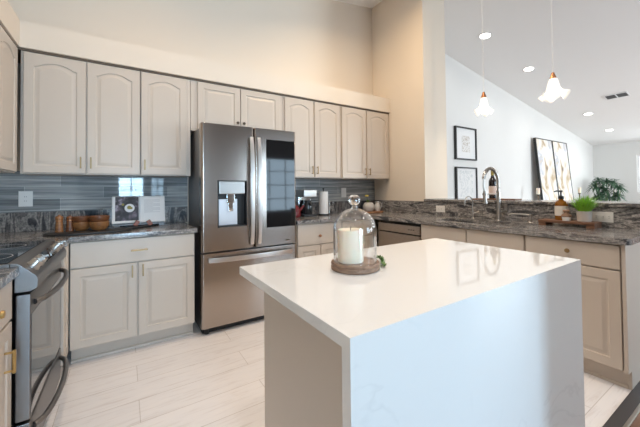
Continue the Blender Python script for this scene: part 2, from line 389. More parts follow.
# soffit band above the wall cabinets (a ledge with open wall over it)
ZS0, ZS1, YS = 2.289, 2.480, -.338
struct('wall_soffit', MB().prism([(0, 0), (0, -3.0), (.332, -3.0), (.332, YS), (XR, YS), (XR, 0)], ZS0, ZS1, 'z'), 'cream')
struct('trim_3', MB().prism([(0, 0), (0, -3.0), (.318, -3.0), (.318, -.322), (XR-.002, -.322), (XR-.002, 0)], ZS0-.016, ZS0-.001, 'z'), 'darktrim')  # thin dark brown trim strip below the soffit
# tiled wall between counter splash and wall cabinets
ZG = 1.066
mb = MB().box(.008, 1.518, -.008, 0, ZG, 1.40); mb.box(2.44, XR-.001, -.008, 0, ZG, 1.40)
struct('wall_backsplash', mb, 'tile')
struct('baseboard_far', MB().box(4.56, XE, -.015, 0, 0, .13, .004), 'trimwhite')
struct('baseboard_end', MB().box(XE-.015, XE, YR, -.016, 0, .13, .004), 'trimwhite')

# ------------------------------------------------------------------ cabinets
def pull(mb, x, z, y, ln=.1, vertical=True, r=.005):
    s = .028
    for k in (-1, 1):
        p = (x, y, z+k*ln*.4) if vertical else (x+k*ln*.4, y, z)
        mb.cyl(p, (p[0], y-s, p[2]), r*.9, seg=8)
    if vertical: mb.box(x-r, x+r, y-s-r, y-s+r, z-ln/2, z+ln/2, .0015, 1)
    else: mb.box(x-ln/2, x+ln/2, y-s-r, y-s+r, z-r, z+r, .0015, 1)
def knob(mb, x, z, y, r=.015):
    mb.lathe([(0, 0), (.006, 0), (.005, .012), (r*.75, .015), (r, .021), (r*.85, .028), (0, .031)], (x, y, z), 14, '-y')
def cabinet(label, loc, rz, w, d, z0, z1, fronts, cat='cabinet', name='base_cabinet', toe=True, hollow=False, group=None, kick=.10):
    t = thing(name, label, cat, loc, rz, group)
    b = MB(); yb = -d+.021; e = .0008
    if hollow:
        b.box(e, .018, yb, -e, z0, z1); b.box(w-.018, w-e, yb, -e, z0, z1); b.box(.018, w-.018, yb, -e, z0, z0+.018); b.box(.018, w-.018, -.012, -e, z0+.018, z1)
        b.box(.018, w-.018, yb, yb+.018, z1-.2, z1); b.box(.018, w-.018, yb, yb+.018, z0+.018, z0+.05)
    else: b.box(e, w-e, yb, -e, z0, z1)
    b.build('body', 'cab', t, smooth=False)
    if toe:
        k = MB(); k.box(e, w-e, -d+kick, -e, .0005, z0)
        k.build('toe_kick', 'cab', t, smooth=False)
        k = MB(); k.prism([(-d+kick, .0005), (-d+kick-.015, .0005), (-d+kick-.0135, .010), (-d+kick-.008, .016), (-d+kick, .018)], e, w-e, 'x'); k.build('shoe_moulding', 'cab', t)
    for fr in fronts:
        kind, x0, x1, a, c, h = fr[:6]; arch = fr[6] if len(fr) > 6 else 0
        m = MB()
        if kind == 'door': m.door(x0, x1, a, c, -d, .0205, arch)
        else: m.door(x0, x1, a, c, -d, .0205, 0, raised=False)
        o = m.build('door' if kind == 'door' else 'drawer' if kind == 'drawer' else 'false_drawer_front', 'cab', t, angle=20)
        if h:
            hm = MB(); typ, hx, hz, hmat = h[:4]
            if typ == 'v': pull(hm, hx, hz, -d, .09)
            elif typ == 'h': pull(hm, hx, hz, -d, .11, False)
            else: knob(hm, hx, hz, -d)
            hh = hm.build('knob' if typ == 'k' else 'pull_handle', hmat, o)
    return t
ZC0, ZC1 = .115, .875
UB, UT, UD = 1.365, 2.272, .332
AR = .040
def upper(label, x0, x1, doors, zb=UB, arch=AR, handles=None, zd=None, dz=.008):
    fr = []
    for i, (a, b_) in enumerate(doors):
        h = handles[i]
        fr.append(('door', a-x0, b_-x0, (zb if zd is None else zd)+dz, UT-.012, (h[0], h[1]-x0, h[2], h[3]) if h else None, arch))
    return cabinet(label, (x0, 0, 0), 0, x1-x0, UD, zb, UT, fr, name='wall_cabinet', toe=False, group=None)
upper('double-door greige wall cabinet left of the fridge, its left door beside the corner', .3335, 1.092, [(.352, .716), (.726, 1.086)],
      handles=[('v', .688, 1.455, 'brass'), ('v', .752, 1.455, 'brass')])
upper('single-door greige wall cabinet directly left of the refrigerator', 1.094, 1.497, [(1.098, 1.462)], handles=[('v', 1.124, 1.455, 'brass')])
upper('short greige wall cabinet with two doors above the refrigerator', 1.499, 2.452, [(1.560, 1.966), (1.974, 2.412)], zb=1.795, arch=.0,
      handles=[('k', 1.938, 1.906, 'pewter'), ('k', 2.002, 1.906, 'pewter')], dz=.02)
upper('tall double-door greige wall cabinet just right of the refrigerator', 2.454, 3.238, [(2.472, 2.838), (2.856, 3.224)],
      handles=[('v', 2.812, 1.455, 'brass'), ('v', 2.882, 1.455, 'brass')])
upper('tall double-door greige wall cabinet in the corner against the cream wall', 3.240, 4.078, [(3.256, 3.646), (3.664, 4.058)],
      handles=[('v', 3.618, 1.455, 'brass'), ('v', 3.692, 1.455, 'brass')])
# left wall cabinet, seen edge-on in the top left corner
cabinet('greige wall cabinet on the left wall at the left edge of the picture', (0, -.80, 0), PI/2, .466, UD, UB, UT,
        [('door', .012, .418, UB+.008, UT-.012, None, AR)], name='wall_cabinet', toe=False)

BD = .63
cabinet('greige base cabinet with one wide drawer over two doors, left of the refrigerator', (.654, 0, 0), 0, .822, BD, ZC0, ZC1,
        [('drawer', .004, .816, .690, .868, ('h', .42, .778, 'brass')),
         ('door', .004, .402, .124, .680, ('v', .374, .622, 'brass')), ('door', .414, .816, .124, .680, ('v', .444, .622, 'brass'))])
# blind corner filler between range and back run
cabinet('narrow greige corner base cabinet between the range and the back cabinets', (0, -.838, 0), PI/2, .206, .652, ZC0, ZC1, [('door', .002, .196, .124, .868, None)])
cabinet('greige base cabinet with gold knob and pull at the left edge before the range', (0, -2.07, 0), PI/2, .462, .588, ZC0, ZC1,
        [('drawer', .01, .452, .706, .868, ('k', .24, .787, 'gold')), ('door', .01, .452, .124, .694, ('v', .36, .565, 'gold'))])
cabinet('greige base cabinet with copper-knobbed drawer on the right side of the refrigerator', (2.452, 0, 0), 0, .56, BD, ZC0, ZC1,
        [('drawer', .006, .556, .655, .868, ('k', .265, .742, 'copper')), ('door', .006, .276, .124, .645, None), ('door', .286, .556, .124, .645, None)])
cabinet('greige corner base cabinet left of the dishwasher', (3.014, 0, 0), 0, .458, BD, ZC0, ZC1, [('drawer', .006, .44, .69, .868, None), ('door', .006, .44, .124, .68, None)])
# peninsula run faces the range (-X)
PD = XR - 3.4745
RN = -PI/2
cabinet('wide greige sink base cabinet on the peninsula with two blank drawer fronts', (XR, -1.325, 0), RN, .945, PD, ZC0, ZC1,
        [('false', .006, .480, .722, .868, None), ('false', .489, .939, .722, .868, None), ('door', .006, .480, .124, .712, ('k', .45, .66, 'brass')), ('door', .489, .939, .124, .712, ('k', .52, .66, 'brass'))], hollow=True, kick=.078)
cabinet('greige end base cabinet of the peninsula with brass-knobbed drawer and panelled door', (XR, -2.272, 0), RN, .520, PD, ZC0, ZC1,
        [('drawer', .006, .515, .722, .868, ('k', .262, .802, 'brass')), ('door', .006, .515, .124, .712, ('k', .036, .66, 'brass'))], kick=.078)
t = tag(MB().prism([(3.4745+.002, ZC0), (3.4745+.002, ZC1), (XR, ZC1), (XR, .0005), (3.540, .0005), (3.540, ZC0)], -2.812, -2.7935, 'y', .001).build('end_panel', 'cab', smooth=False),
        'flat painted end panel closing the near end of the peninsula', 'panel')

# ------------------------------------------------------------------ worktops
CT0, CT1 = .876, .914
mb = MB().prism([(.001, -.001), (.001, -.836), (.665, -.836), (.665, -.652), (1.490, -.652), (1.490, -.001)], CT0, CT1, 'z', .004)
tag(mb.build('granite_worktop', 'granx'), 'L-shaped dark granite worktop carrying the wooden bowls and cookbook', 'countertop')
tag(MB().box(.001, .606, -2.08, -1.606, CT0, CT1, .004).build('granite_worktop', 'granx'), 'small granite worktop at the left edge in front of the range', 'countertop')
SX0, SX1, SYA, SYB = 3.585, 3.895, -2.20, -1.42   # sink opening
rc = .05
corner = [(3.450+rc-rc*math.sin(a), -2.835+rc-rc*math.cos(a)) for a in [PI/2*i/6 for i in range(6, -1, -1)]]
mb = MB()
mb.box(2.440, 3.450, -.652, -.001, CT0, CT1); mb.box(3.450, XR-.001, -1.42, -.001, CT0, CT1)
mb.box(3.450, SX0, SYA, SYB, CT0, CT1); mb.box(SX1, XR-.001, SYA, SYB, CT0, CT1)
mb.prism([(XR-.001, SYA), (3.450, SYA)] + corner + [(XR-.001, -2.835)], CT0, CT1, 'z')
bmesh.ops.remove_doubles(mb.bm, verts=mb.bm.verts, dist=.0002)
tag(mb.build('granite_worktop', 'grany', smooth=False), 'dark granite worktop running from the refrigerator round onto the sink peninsula', 'countertop')
tag(MB().box(.001, 1.516, -.022, -.001, CT1, ZG, .002).build('granite_splash', 'grandiag'), 'dark veined granite upstand behind the wooden bowls', 'backsplash')
tag(MB().box(2.440, XR-.024, -.022, -.001, CT1, ZG, .002).build('granite_splash', 'grandiag'), 'granite upstand behind the paper towel roll', 'backsplash')
tag(MB().box(XR-.022, XR-.0005, -2.86, -.001, CT1, 1.070, .002).build('granite_splash', 'grany'), 'long granite upstand behind the kitchen sink', 'backsplash')
tag(MB().box(4.045, 4.47, -2.93, -.912, 1.0715, 1.1015, .006).build('bar_ledge', 'grany'), 'raised granite bar ledge on top of the half wall', 'countertop')

# ------------------------------------------------------------------ island
t = thing('kitchen_island', 'white quartz waterfall island in the foreground', 'kitchen island', (1.988, -2.508, 0))
ox, oy = 1.988, -2.508
IX0, IX1, IY0, IY1 = 1.368-ox, 2.608-ox, -2.868-oy, -2.149-oy
mb = MB().prism([(IY0, .0005), (IY0, .9144), (IY1, .9144), (IY1, .8835), (IY0+.031, .8835), (IY0+.031, .0005)], IX0, IX1, 'x', .0018)
mb.build('quartz_top', 'quartz', t)
PX = 1.430-ox
mb = MB().box(PX, IX1-.02, IY0+.0315, -2.254-oy, .0008, .883); mb.build('cabinet_body', 'cab', t, smooth=False)

# ------------------------------------------------------------------ refrigerator
FX0, FX1, FYF = 1.5205, 2.4255, -.6654
t = thing('refrigerator', 'stainless steel french-door refrigerator with a dark glass panel', 'refrigerator', (FX0, 0, 0))
W = FX1-FX0
MB().box(.006, W-.006, -.575, -.03, .035, 1.775, .004).build('body', 'darksteel', t)
mb = MB().box(.02, W-.02, -.60, -.10, .0005, .06); mb.build('base_grille', 'black', t)
for x in (.05, W-.05): MB().cyl((x, -.61, .0005), (x, -.61, .04), .02).build('levelling_foot', 'black', t)
def fdoor(x0, x1, z0, z1, y0=-.585, yf=FYF, r=.022):
    P = [(x0, y0), (x0, yf+r)] + [(x0+r-r*math.cos(a), yf+r-r*math.sin(a)) for a in [PI/2*i/5 for i in range(1, 6)]]
    P += [(x1-r+r*math.sin(a), yf+r-r*math.cos(a)) for a in [PI/2*i/5 for i in range(0, 6)]] + [(x1, y0)]
    return MB().prism(P, z0, z1, 'z', .003)
def cut(obj, x0, x1, y0, y1, z0, z1):
    c = MB().box(x0, x1, y0, y1, z0, z1).build('c', 'black', smooth=False)
    c.matrix_world = obj.parent.matrix_basis if obj.parent else Matrix()
    obj.modifiers.clear(); md = obj.modifiers.new('b', 'BOOLEAN'); md.operation = 'DIFFERENCE'; md.object = c; md.solver = 'EXACT'
    bpy.context.view_layer.update(); dg = bpy.context.evaluated_depsgraph_get()
    me = bpy.data.meshes.new_from_object(obj.evaluated_get(dg)); obj.modifiers.clear(); obj.data = me; bpy.data.objects.remove(c)
    wn = obj.modifiers.new('weighted_normals', 'WEIGHTED_NORMAL'); wn.keep_sharp = True
XS = 1.990-FX0
ZF = .690
dl = fdoor(0, XS-.003, ZF+.012, 1.808).build('door', 'steel', t)
DX0, DX1, DZ0, DZ1 = 1.655-FX0, 1.915-FX0, .905, 1.315
cut(dl, DX0, DX1, -.80, -.600, DZ0, DZ1)
mb = MB(); e = .004
mb.box(DX0, DX1, -.604, -.6005, DZ0, DZ1); mb.box(DX0, DX0+e, FYF-.002, -.604, DZ0, DZ1); mb.box(DX1-e, DX1, FYF-.002, -.604, DZ0, DZ1)
mb.box(DX0+e, DX1-e, FYF-.002, -.604, DZ0, DZ0+.012); mb.box(DX0+e, DX1-e, FYF-.001, -.604, DZ1-.004, DZ1)
dp = mb.build('dispenser_housing', 'black', dl)
MB().box(DX0+.015, DX1-.015, FYF+.004, -.606, DZ1-.120, DZ1-.006, .006).build('control_panel', 'nickel', dp)
MB().box(DX0+.020, DX1-.075, -.624, -.606, DZ0+.014, DZ1-.165, .003).build('splash_plate', 'steelplate', dp)
mb = MB().box(DX0+.085, DX0+.155, -.645, -.606, DZ1-.20, DZ1-.12, .004); mb.box(DX0+.10, DX0+.145, -.640, -.626, DZ1-.275, DZ1-.20, .003); mb.build('paddle', 'chrome', dp)
dr = fdoor(XS+.003, W, ZF+.012, 1.808).build('door', 'steel', t)
MB().box(2.106-FX0, 2.408-FX0, FYF-.0025, FYF+.012, .872, 1.708, .002).build('glass_panel', 'blackgloss', dr)
MB().box(2.30-FX0, 2.345-FX0, FYF-.001, FYF+.01, .735, .745).build('badge', 'pewter', dr)
fz = fdoor(0, W, .060, ZF-.002).build('freezer_drawer', 'steel', t)
def vhandle(x, parent, side):
    z0, z1 = .735, 1.715
    pts = []; n = 14
    for i in range(n+1):
        u = i/n; pts.append((x, FYF-.018-.037*math.sin(PI*u)**.6, z0+(z1-z0)*u))
    m = MB()
    for i in range(n):
        pass
    poly = [(p[1]-.010, p[2]) for p in pts] + [(p[1]+.008, p[2]) for p in reversed(pts)]
    m.prism(poly, x-.018, x+.018, 'x', .005)
    for z in (z0+.02, z1-.02): m.box(x-.010, x+.010, FYF-.018, FYF+.005, z-.018, z+.018, .003)
    m.build('door_handle', 'handle', parent)
vhandle(XS-.035, dl, 0); vhandle(XS+.035, dr, 1)
pts = []; n = 14; z = .634
for i in range(n+1):
    u = i/n; pts.append((.055+(W-.11)*u, FYF-.018-.040*math.sin(PI*u)**.6))
m = MB().prism([(p[0], p[1]-.010) for p in pts] + [(p[0], p[1]+.008) for p in reversed(pts)], z-.021, z+.021, 'z', .006)
for x in (.075, W-.075): m.box(x-.018, x+.018, FYF-.018, FYF+.005, z-.011, z+.011, .003)
m.build('drawer_handle', 'handle', fz)

# ------------------------------------------------------------------ dishwasher (faces -X, between corner and sink base)
t = thing('dishwasher', 'stainless steel dishwasher under the peninsula worktop', 'dishwasher', (XR, -.720, 0), RN)
w_ = .602; d = PD
MB().box(.002, w_-.002, -d+.045, -.05, .10, .868, smooth if False else 0).build('tub', 'darksteel', t, smooth=False)
MB().box(.002, w_-.002, -d+.09, -.06, .0005, .10).build('toe_panel', 'black', t, smooth=False)
dd = MB().box(.004, w_-.004, -d-.004, -d+.045, .105, .745, .006).build('door', 'steelh', t)
cp = MB().box(.004, w_-.004, -d-.004, -d+.045, .755, .845, .005).build('control_panel', 'steelh', t)
MB().box(.004, w_-.004, -d+.012, -d+.045, .745, .755).build('handle_recess', 'black', t, smooth=False)
mb = MB()
for x in (.46, .49, .52): mb.lathe([(0, 0), (.006, 0), (.006, .002), (0, .003)], (x, -d-.004, .80), 10, '-y')
mb.build('button', 'black', cp)
MB().box(.004, w_-.004, -d+.03, -d+.05, .846, .868).build('vent_strip', 'black', t, smooth=False)

# ------------------------------------------------------------------ range (faces +X)
RY = -1.600; RW = .758
t = thing('range', 'stainless slide-in electric range along the left wall', 'range', (0, RY, 0), PI/2)
MB().box(.004, RW-.004, -.572, -.005, .052, .904).build('body', 'darksteel', t, smooth=False)
ct = MB().box(0, RW, -.574, -.004, .905, .926, .003).build('cooktop_frame', 'rangesteel', t)
gl = MB().box(.014, RW-.014, -.566, -.03, .9255, .9295, .001).build('cooktop_glass', 'blackgloss', t)
for x, y, r in ((.2, -.43, .11), (.56, -.43, .085), (.2, -.17, .08), (.56, -.17, .10)):
    MB().lathe([(r-.003, 0), (r, 0), (r, .0004), (r-.003, .0004)], (x, y, .9294), 40, closed=True).build('burner_ring', 'grey', gl)
prof = [(-.575, .926), (-.592, .925), (-.606, .918), (-.656, .868), (-.664, .852), (-.662, .815), (-.640, .802), (-.590, .802), (-.590, .905), (-.575, .905)]
cp = MB().prism(prof, 0, RW, 'x', .002).build('control_panel', 'rangesteel', t)
nrm = Vector((0, -.050, .062)).normalized()
def rk(x):
    c = Vector((x, -.631, .893)); m = MB()
    pts = [c-nrm*.004, c+nrm*.006, c+nrm*.007, c+nrm*.030, c+nrm*.034, c+nrm*.035]
    m.tube(pts, [.027, .027, .0235, .0215, .020, .014], 22); m.box(c.x-.004, c.x+.004, c.y+nrm.y*.036-.018, c.y+nrm.y*.036+.018, c.z+nrm.z*.036-.005, c.z+nrm.z*.036+.004, .001)
    return m
for x in (.085, .175, .585, .675): rk(x).build('control_knob', 'nickel', cp)
mb = MB(); q = Matrix.Rotation(math.atan2(.050, .062), 3, 'X')
mb.box(.27, .50, -.631-.026, -.631+.026, .893-.003, .893+.004, .001, 1, q, (0, -.631, .893)); mb.build('display', 'blackgloss', cp)
od = MB().box(.004, RW-.004, -.640, -.592, .260, .790, .006).build('oven_door', 'rangesteel', t)
MB().box(.018, RW-.018, -.6415, -.636, .275, .700, .001).build('oven_window', 'oven', od)
wd = MB().box(.004, RW-.004, -.640, -.592, .060, .248, .006).build('storage_drawer', 'rangesteel', t)
MB().box(.02, RW-.02, -.59, -.05, .0005, .05).build('plinth', 'black', t, smooth=False)
def bowed(z, parent, dep=.055):
    pts = []; n = 18; a0, a1 = .055, RW-.055
    for i in range(n+1):
        u = i/n; pts.append((a0+(a1-a0)*u, -.640-.004-dep*math.sin(PI*u)**.45, z))
    MB().tube(pts, .0125, 12).build('bar_handle', 'rangesteel', parent)
bowed(.742, od); bowed(.205, wd)

# ------------------------------------------------------------------ sink and taps
t = thing('kitchen_sink', 'dark undermount sink set into the peninsula worktop', 'sink', (3.74, -1.80, .68))
mb = MB(); a, b_ = SX0-3.74-.004, SX1-3.74+.004; c, d2 = SYA+1.80-.004, SYB+1.80+.004; h = .195
mb.box(a-.012, a, c-.012, d2+.012, 0, h); mb.box(b_, b_+.012, c-.012, d2+.012, 0, h); mb.box(a, b_, c-.012, c, 0, h); mb.box(a, b_, d2, d2+.012, 0, h); mb.box(a, b_, c, d2, 0, .012)
bs = mb.build('basin', 'threshold', t, smooth=False)
MB().lathe([(.0, .014), (.03, .014), (.042, .0165), (.045, .012)], (0, 0, 0)).build('drain', 'chrome', t)

t = thing('kitchen_faucet', 'tall brushed nickel pull-down faucet arching over the sink', 'faucet', (3.960, -1.84, CT1))
mb = MB().lathe([(0, 0), (.030, 0), (.030, .006), (.024, .010), (.022, .06), (.019, .065), (.017, .28), (0, .28)], (0, 0, .0005)); mb.build('body', 'nickel', t)
R_ = .125
path = [(0, 0, .27), (0, 0, .36)] + arc((-R_, 0, .365), R_, 0, PI*.93, 16)
mb = MB().tube(path, .0115, 12); mb.build('spout', 'nickel', t)
mb = MB()
hel = []
for i in range(28*8):
    u = i/(28*8); k = u*(len(path)-1); j = min(int(k), len(path)-2); p = Vector(path[j]).lerp(Vector(path[j+1]), k-j)
    dd_ = (Vector(path[j+1])-Vector(path[j])).normalized(); nn = dd_.cross(Vector((0, 1, 0))); an = 2*PI*i/8
    hel.append(p + (Vector((0, 1, 0))*math.sin(an)+nn*math.cos(an))*.0145)
mb.tube(hel, .0028, 5); mb.build('spring', 'nickel', t)
ex = path[-1]
mb = MB().tube([ex, (ex[0]-.002, 0, ex[2]-.07), (-.232, 0, .27)], .007, 8); mb.build('hose', 'nickel', t)
mb = MB().tube([(-.232, 0, .285), (-.232, 0, .27), (-.230, 0, .20), (-.228, 0, .17)], [.012, .014, .016, .021], 14); mb.build('spray_head', 'nickel', t)
mb = MB().cyl((-.012, 0, .255), (-.225, 0, .255), .005, seg=8); mb.lathe([(.016, -.008), (.021, -.008), (.021, .008), (.016, .008)], (-.231, 0, .255), 16, closed=True); mb.build('docking_arm', 'nickel', t)
mb = MB().cyl((.015, 0, .088), (.095, -.02, .088), .012); mb.box(.088, .102, -.032, -.008, .085, .185, .004); mb.build('lever', 'nickel', t)

t = thing('filter_tap', 'slim gooseneck drinking-water tap at the left end of the sink', 'faucet', (3.975, -1.575, CT1))
mb = MB().lathe([(0, 0), (.020, 0), (.020, .005), (.010, .012), (.009, .05), (0, .05)], (0, 0, .0005)); mb.build('base', 'nickel', t)
MB().tube([(0, 0, .045), (0, 0, .155)] + arc((-.068, 0, .16), .068, 0, PI*.95, 14) + [(-.138, 0, .135)], .0058, 10).build('spout', 'nickel', t)
MB().tube([(0, 0, .055), (.012, -.02, .06), (.03, -.05, .075)], [.005, .005, .007], 8).build('lever', 'nickel', t)
t = thing('soap_dispenser', 'brushed nickel soap pump standing right of the main faucet', 'soap dispenser', (3.975, -2.10, CT1))
MB().lathe([(0, 0), (.022, 0), (.022, .006), (.013, .012), (.012, .055), (.016, .06), (.016, .075), (0, .078)], (0, 0, .0005)).build('pump', 'nickel', t)
MB().tube([(0, 0, .068), (-.03, .06, .074), (-.06, .14, .072), (-.064, .152, .060)], [.009, .0075, .0065, .006], 10).build('spout', 'nickel', t)

# ------------------------------------------------------------------ outlets
def outlet(label, loc, rz, w_, h_, gang=1, switch=False):
    t = thing('switch_plate' if switch else 'outlet_plate', label, 'light switch' if switch else 'outlet', loc, rz)
    MB().box(-w_/2, w_/2, -.006, 0, -h_/2, h_/2, .002).build('cover_plate', 'plate', t)
    hor = w_ > h_
    for k in range(gang):
        f = MB(); x = (k-(gang-1)/2)*.046
        if hor and gang == 1: f.box(-.034, .034, -.0085, -.006, -.016, .016, .001)
        elif hor: f.box((k-(gang-1)/2)*w_*.48-.03, (k-(gang-1)/2)*w_*.48+.03, -.0085, -.006, -.017, .017, .001)
        else: f.box(x-.016, x+.016, -.0085, -.006, -.034, .034, .001)
        sf = f.build('rocker' if switch else 'socket_face', 'plate', t)
        if not switch:
            for q_ in (-1, 1):
                for r_ in (-1, 1):
                    if hor:
                        cx = (k-(gang-1)/2)*w_*.48 if gang > 1 else 0
                        MB().box(cx+q_*.017-.004, cx+q_*.017+.004, -.0092, -.008, r_*.006-.001, r_*.006+.001).build('slot', 'black', sf, smooth=False)
                    else: MB().box(x+r_*.006-.001, x+r_*.006+.001, -.0092, -.008, q_*.017-.004, q_*.017+.004).build('slot', 'black', sf, smooth=False)
outlet('white outlet on the tile to the left of the wooden mills', (.305, -.008, 1.175), 0, .085, .125)
outlet('white switch plate on the tile between paper towels and vase', (3.51, -.008, 1.185), 0, .085, .13, switch=True)
outlet('small white outlet on the granite left of the sink', (XR-.022, -1.135, .990), RN, .115, .075)
outlet('wide white double outlet on the granite right of the potted grass', (XR-.022, -2.545, .992), RN, .155, .078, 2)

# ------------------------------------------------------------------ things on the left worktop
z0 = CT1
pts = []
for i in range(48):
    a = 2*PI*i/48; x = math.cos(a); y = math.sin(a)
    pts.append((.76+.27*math.copysign(abs(x)**.8, x), -.46+.135*math.copysign(abs(y)**.8, y)))
h = [(.98, -.50), (1.08, -.385), (1.16, -.335), (1.175, -.31), (1.155, -.29), (1.06, -.325), (.98, -.38)]
mb = MB().prism(pts, z0+.0005, z0+.017, 'z', .004)
bd = mb.build('serving_board', 'darkboard'); tag(bd, 'long black wooden serving board lying under the mills and bowls', 'board')
MB().prism(h, z0+.0006, z0+.0165, 'z', .004).build('handle', 'darkboard', bd)
ZB = z0+.0172
def mill(x, y, label, mat, h):
    t = thing('pepper_mill', label, 'pepper mill', (x, y, ZB), group='wooden mills')
    MB().lathe([(0, 0), (.024, 0), (.025, .010), (.0225, .018), (.0235, .045), (.0205, .060), (.022, .064), (.0205, .068), (.021, .078), (0, .078)], seg=20).build('body', mat, t)
    MB().lathe([(.0205, .0775), (.0215, .079), (.0215, .086), (.0205, .0875)], seg=20, closed=False).build('metal_band', 'copper', t)
    MB().lathe([(0, .087), (.021, .087), (.0235, .096), (.0235, h-.018), (.018, h-.010), (.008, h-.008), (.007, h-.004), (.0075, h), (0, h)], seg=20).build('head', mat, t)
mill(.570, -.420, 'lighter wooden mill with copper band at the left end of the black board', 'acacia', .128)
mill(.630, -.405, 'dark walnut mill between the lighter mill and the bowls', 'acaciad', .122)
def bowl(x, y, z, r, h, label, mat):
    p = [(0, 0), (r*.55, 0), (r*.80, h*.22), (r*.97, h*.6), (r, h), (r*.94, h), (r*.88, h*.6), (r*.68, h*.28), (0, h*.16)]
    return tag(MB().lathe(p, seg=36).build('wooden_bowl', mat, loc=(x, y, z)), label, 'bowl', 'stacked wooden bowls')
bowl(.700, -.400, ZB, .058, .066, 'lower wooden bowl of the left stack beside the dark mill', 'acacia')
bowl(.700, -.400, ZB+.047, .059, .060, 'upper wooden bowl of the left stack beside the dark mill', 'acaciad')
bowl(.812, -.445, ZB, .066, .066, 'lower wooden bowl of the right stack near the cookbook', 'acacia')
bowl(.812, -.445, ZB+.047, .068, .062, 'upper wooden bowl of the right stack near the cookbook', 'acaciad')
# cookbook on its stand (leans back)
lean = Matrix.Rotation(-.25, 3, 'X')
t = thing('cookbook_stand', 'grey metal cookbook stand with wooden page holders', 'book stand', (1.09, -.195, z0))
pv = (0, 0, .03)
mb = MB().box(-.20, .20, .014, .020, .03, .262, .002, 1, lean, pv); mb.build('back_rest', 'darksteel', t)
mb = MB().box(-.20, .20, -.045, .03, .018, .028, .002); mb.box(-.19, -.15, -.04, .10, .0005, .018, .002); mb.box(.15, .19, -.04, .10, .0005, .018, .002); mb.build('shelf', 'darksteel', t)
mb = MB().cyl((0, .11, .007), (0, .06, .19), .006); mb.build('prop', 'darksteel', t)
for x, r in ((-.025, .5), (.075, -.5)):
    q = Matrix.Rotation(r, 3, 'Y')
    MB().box(x-.017, x+.017, -.066, -.046, .009, .058, .003, 1, q, (x, -.05, .033)).build('page_holder', 'cherry', t)
t = thing('cookbook', 'open cookbook showing a dark food photograph and a white text page', 'book', (1.09, -.195, z0+.0318))
pv = (0, 0, .0)
def page(x0, x1, yb, yf, z0_, z1_, name, mat, par, bev=.002): return MB().box(x0, x1, yf, yb, z0_, z1_, bev, 1, lean, pv).build(name, mat, par)
page(-.207, .207, .012, .006, .0, .245, 'cover', 'trimwhite', t)
lp = page(-.203, -.002, .006, -.012, .002, .242, 'page_block', 'paper', t); rp = page(.002, .203, .006, -.012, .002, .242, 'page_block', 'paper', t)
page(-.182, -.006, -.0115, -.0128, .022, .238, 'photograph', 'foodpic', lp, 0)
mb = MB(); 
def onpage(mb, cx, cz, r, y):
    t_ = bmesh.new(); bmesh.ops.create_cone(t_, cap_ends=True, segments=24, radius1=r, radius2=r, depth=.001)
    bmesh.ops.transform(t_, matrix=Matrix.Translation(lean @ Vector((cx, y, cz))) @ (lean.to_4x4() @ Matrix.Rotation(PI/2, 4, 'X')), verts=t_.verts); mb._add(t_)
onpage(mb, -.075, .135, .038, -.0134); mb.build('pictured_plate', 'paper', lp)
mb = MB(); onpage(mb, -.078, .140, .016, -.0142); onpage(mb, -.125, .168, .010, -.0142); onpage(mb, -.062, .134, .010, -.0144); mb.build('pictured_food', 'khaki', lp)
mb = MB()
for k in range(13):
    zz = .205-.0095*k; mb.box(.035, .165 if k % 4 != 3 else .11, -.0128, -.0115, zz, zz+.0022, 0, 1, lean, pv)
mb.build('text_lines', 'grey', rp)

# ------------------------------------------------------------------ worktop right of the refrigerator
t = thing('paper_towel_holder', 'black paper towel stand with a white roll', 'paper towel holder', (3.045, -.215, z0))
MB().lathe([(0, 0), (.075, 0), (.075, .010), (.01, .014), (.006, .018), (.006, .315), (.012, .318), (.012, .330), (0, .333)], (0, 0, .0005)).build('stand', 'black', t)
MB().lathe([(.02, .018), (.056, .018), (.056, .290), (.02, .290)], seg=32, closed=True).build('paper_roll', 'paper', t)
mb = MB()
for zz in (.075, .145):
    mb.tube(arc((.105, -.02, zz), .026, 0, 2*PI, 18, 'xz')[:-1], .004, 6, True)
mb.tube([(.075, 0, .008), (.077, -.012, .02), (.077, -.018, .175)], .004, 6); mb.build('side_rings', 'chrome', t)
t = thing('coffee_maker', 'silver and black coffee maker beside the refrigerator', 'coffee maker', (2.80, -.215, z0))
MB().box(-.085, .085, -.10, .12, .0005, .028, .006).build('base', 'black', t)
MB().box(-.085, .085, .035, .12, .028, .30, .008).build('tower', 'chrome', t)
MB().box(-.088, .088, -.10, .122, .225, .315, .012).build('brew_head', 'nickel', t)
c_ = MB().lathe([(0, 0), (.050, 0), (.062, .03), (.062, .10), (.045, .145), (.048, .16), (.042, .16), (.040, .145), (.057, .10), (.057, .03), (.046, .006), (0, .006)], (0, -.03, .029)).build('carafe', 'oven', t)
MB().tube([(0, -.085, .05), (0, -.125, .07), (0, -.125, .13), (0, -.075, .16)], .007, 8).build('carafe_handle', 'black', t)
t = thing('kettle', 'dark red enamel kettle tucked against the refrigerator', 'kettle', (2.60, -.27, z0))
MB().lathe([(0, 0), (.070, 0), (.082, .02), (.078, .08), (.055, .125), (.035, .14), (0, .145)], (0, 0, .0005)).build('body', 'red', t)
MB().tube([(.06, -.02, .07), (.095, -.03, .11), (.115, -.035, .135)], [.018, .012, .009], 10).build('spout', 'red', t)
MB().tube(arc((0, 0, .115), .07, PI*.02, PI*.98, 14, 'xz'), .006, 8).build('handle', 'black', t)
MB().sph((0, 0, .153), .011).build('lid_knob', 'black', t)
